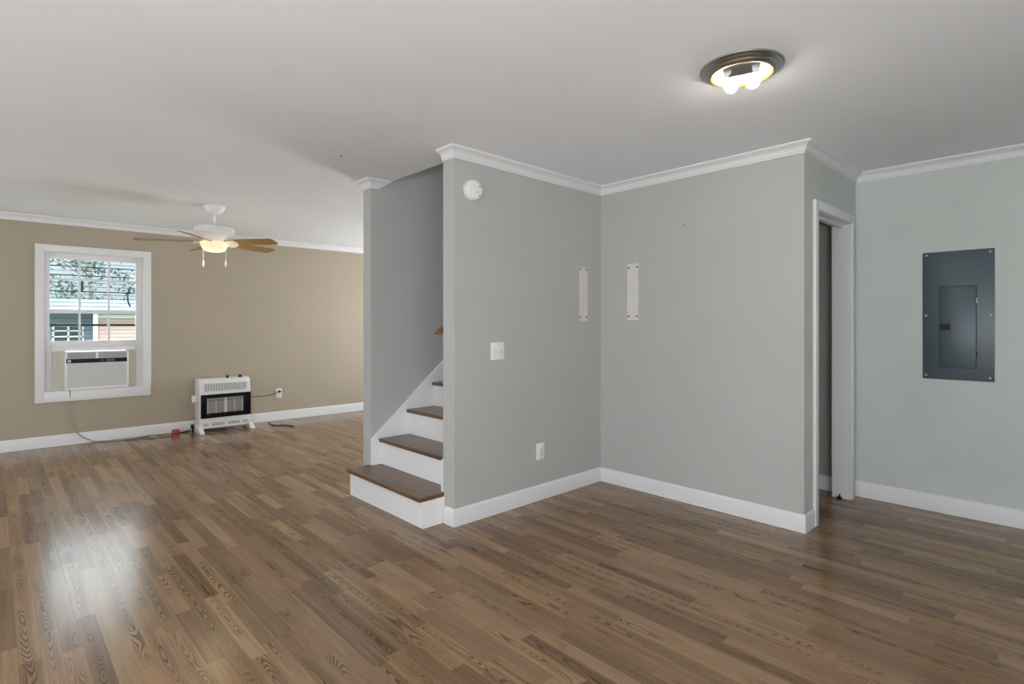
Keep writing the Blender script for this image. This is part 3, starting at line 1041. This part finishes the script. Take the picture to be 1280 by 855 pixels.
# ------------------------------------------------------------------ cords on the floor
cA = thing('power_cord', 'grey power cord drooping from the air conditioner down the tan wall', 'cord', (.79, 7.55, 0))
MB().tube([(.588, 7.556, .592), (.592, 7.572, .560), (.592, 7.578, .457), (.602, 7.580, .309), (.619, 7.576, .195), (.656, 7.566, .117), (.703, 7.564, .068), (.766, 7.560, .028), (.806, 7.552, .008), (.916, 7.508, .006),
            (1.056, 7.468, .006), (1.230, 7.520, .006), (1.390, 7.520, .006), (1.470, 7.500, .006)], .006, 8).build('cable', 'cord_grey', cA, smooth=True)
cB = thing('extension_cord', 'dark extension cord with a red socket end beside the heater', 'cord', (1.56, 7.41, 0))
MB().tube([(1.060, 7.440, .006), (1.230, 7.385, .006), (1.338, 7.335, .006), (1.447, 7.360, .006), (1.520, 7.395, .012)], .0055, 8).build('cable', 'cord_tan', cB, smooth=True)
MB().tube([(1.585, 7.425, .016), (1.630, 7.470, .008), (1.690, 7.505, .010), (1.715, 7.475, .020)], .008, 8).build('lead', 'cord_dark', cB, smooth=True)
MB().box(1.512, 7.385, 0, 1.590, 7.435, .062, .010).build('red_socket', 'red_plastic', cB, smooth=True)
tag(MB().tube([(2.647, 7.500, .007), (2.603, 7.339, .007), (2.602, 7.209, .007), (2.633, 7.156, .007), (2.711, 7.121, .007), (2.740, 7.040, .007), (2.759, 6.946, .007)], .007, 8).build('loose_cable', 'cord_brown', smooth=True),
    'short brown cable lying on the floor right of the heater', 'cable')

# ------------------------------------------------------------------ outside the window
struct(MB().box(-40, YW + .6, -1.05, 50, 90, -.90).build('ground', 'grass'), 'lawn outside the window', 'ground')
nh = thing('neighbor_house', 'low brick neighbour house with blue grey roof seen through the window', 'house', (3.4, 31.5, -.9))
MB().box(-3.0, 31.6, -.9, 3.45, 31.8, 1.86).build('siding_wall', 'siding_blue', nh)
MB().box(3.45, 31.0, -.9, 9.5, 31.2, 1.58).build('brick_wall', 'brick', nh)
MB().box(3.40, 30.9, 1.58, 9.6, 31.25, 1.86).build('white_fascia', 'ext_white', nh)
MB().prism([(30.4, 1.86), (30.4, 1.92), (35.0, 2.56), (39.5, 1.92), (39.5, 1.86)], 0, -3.5, 10.0).build('roof', 'roof_blue', nh)
MB().box(3.20, 30.55, -.9, 3.36, 30.7, 1.86).build('porch_post', 'ext_white', nh)
for x0 in (.6, 1.85):
    wn = MB()
    for xx in (x0, x0 + .52, x0 + 1.04):
        wn.box(xx, 31.54, .30, xx + .07, 31.6, 1.22)
    for zz in (.30, .72, .98, 1.20):
        wn.box(x0, 31.54, zz, x0 + 1.11, 31.6, zz + .06)
    wo_ = wn.build('window', 'ext_white', nh)
    MB().box(x0 + .03, 31.56, .32, x0 + 1.08, 31.59, 1.20).build('pane', 'ext_glass', wo_)


def tree(x, y, hgt, crown, label, leaf, seed):
    rnd = random.Random(seed)
    t_ = thing('tree', label, 'tree', (x, y, -.9), 'trees beyond the neighbour house')
    tr = MB()
    tr.tube([(x, y, -.9), (x + .1, y, hgt * .35), (x - .1, y + .1, hgt * .75), (x, y, hgt * .95)], .15, 8)
    for q in range(7):
        a_ = rnd.uniform(0, 2 * PI)
        z_ = hgt * rnd.uniform(.3, .8)
        l_ = crown * rnd.uniform(.5, .9)
        tr.tube([(x, y, z_), (x + l_ * .5 * math.cos(a_), y + l_ * .5 * math.sin(a_), z_ + .5), (x + l_ * math.cos(a_), y + l_ * math.sin(a_), z_ + 1.2)], .05, 6)
    tr.build('trunk', 'bark', t_, smooth=True)
    lf = MB()
    cl_ = []
    for q in range(44):
        a_ = rnd.uniform(0, 2 * PI)
        rr = crown * math.sqrt(rnd.random())
        cl_.append(Vector((x + rr * math.cos(a_), y + rr * math.sin(a_), hgt * rnd.uniform(.22, 1.0))))
    for c_ in cl_:
        for q in range(60):
            p = c_ + Vector((rnd.gauss(0, .55), rnd.gauss(0, .55), rnd.gauss(0, .40)))
            s_ = rnd.uniform(.10, .20)
            u = Vector((rnd.gauss(0, 1), rnd.gauss(0, 1), rnd.gauss(0, 1))).normalized()
            v = u.cross(Vector((rnd.gauss(0, 1), rnd.gauss(0, 1), rnd.gauss(0, 1)))).normalized()
            lf.face(lf.verts([p - u * s_, p + v * s_ * .5, p + u * s_, p - v * s_ * .5]))
    lf.build('foliage', leaf, t_)


tree(0.4, 42.0, 9.0, 2.6, 'olive tree behind the left end of the neighbour roof', 'leaf_a', 1)
tree(5.0, 50.0, 10.5, 3.0, 'blue green tree behind the middle of the neighbour roof', 'leaf_b', 2)
tree(9.4, 42.0, 8.5, 2.6, 'olive tree behind the right part of the neighbour roof', 'leaf_a', 3)
tree(-5.0, 50.0, 10.0, 3.0, 'blue green tree left of the neighbour house', 'leaf_b', 4)
tree(14.6, 50.0, 9.5, 2.8, 'blue green tree right of the neighbour house', 'leaf_b', 5)
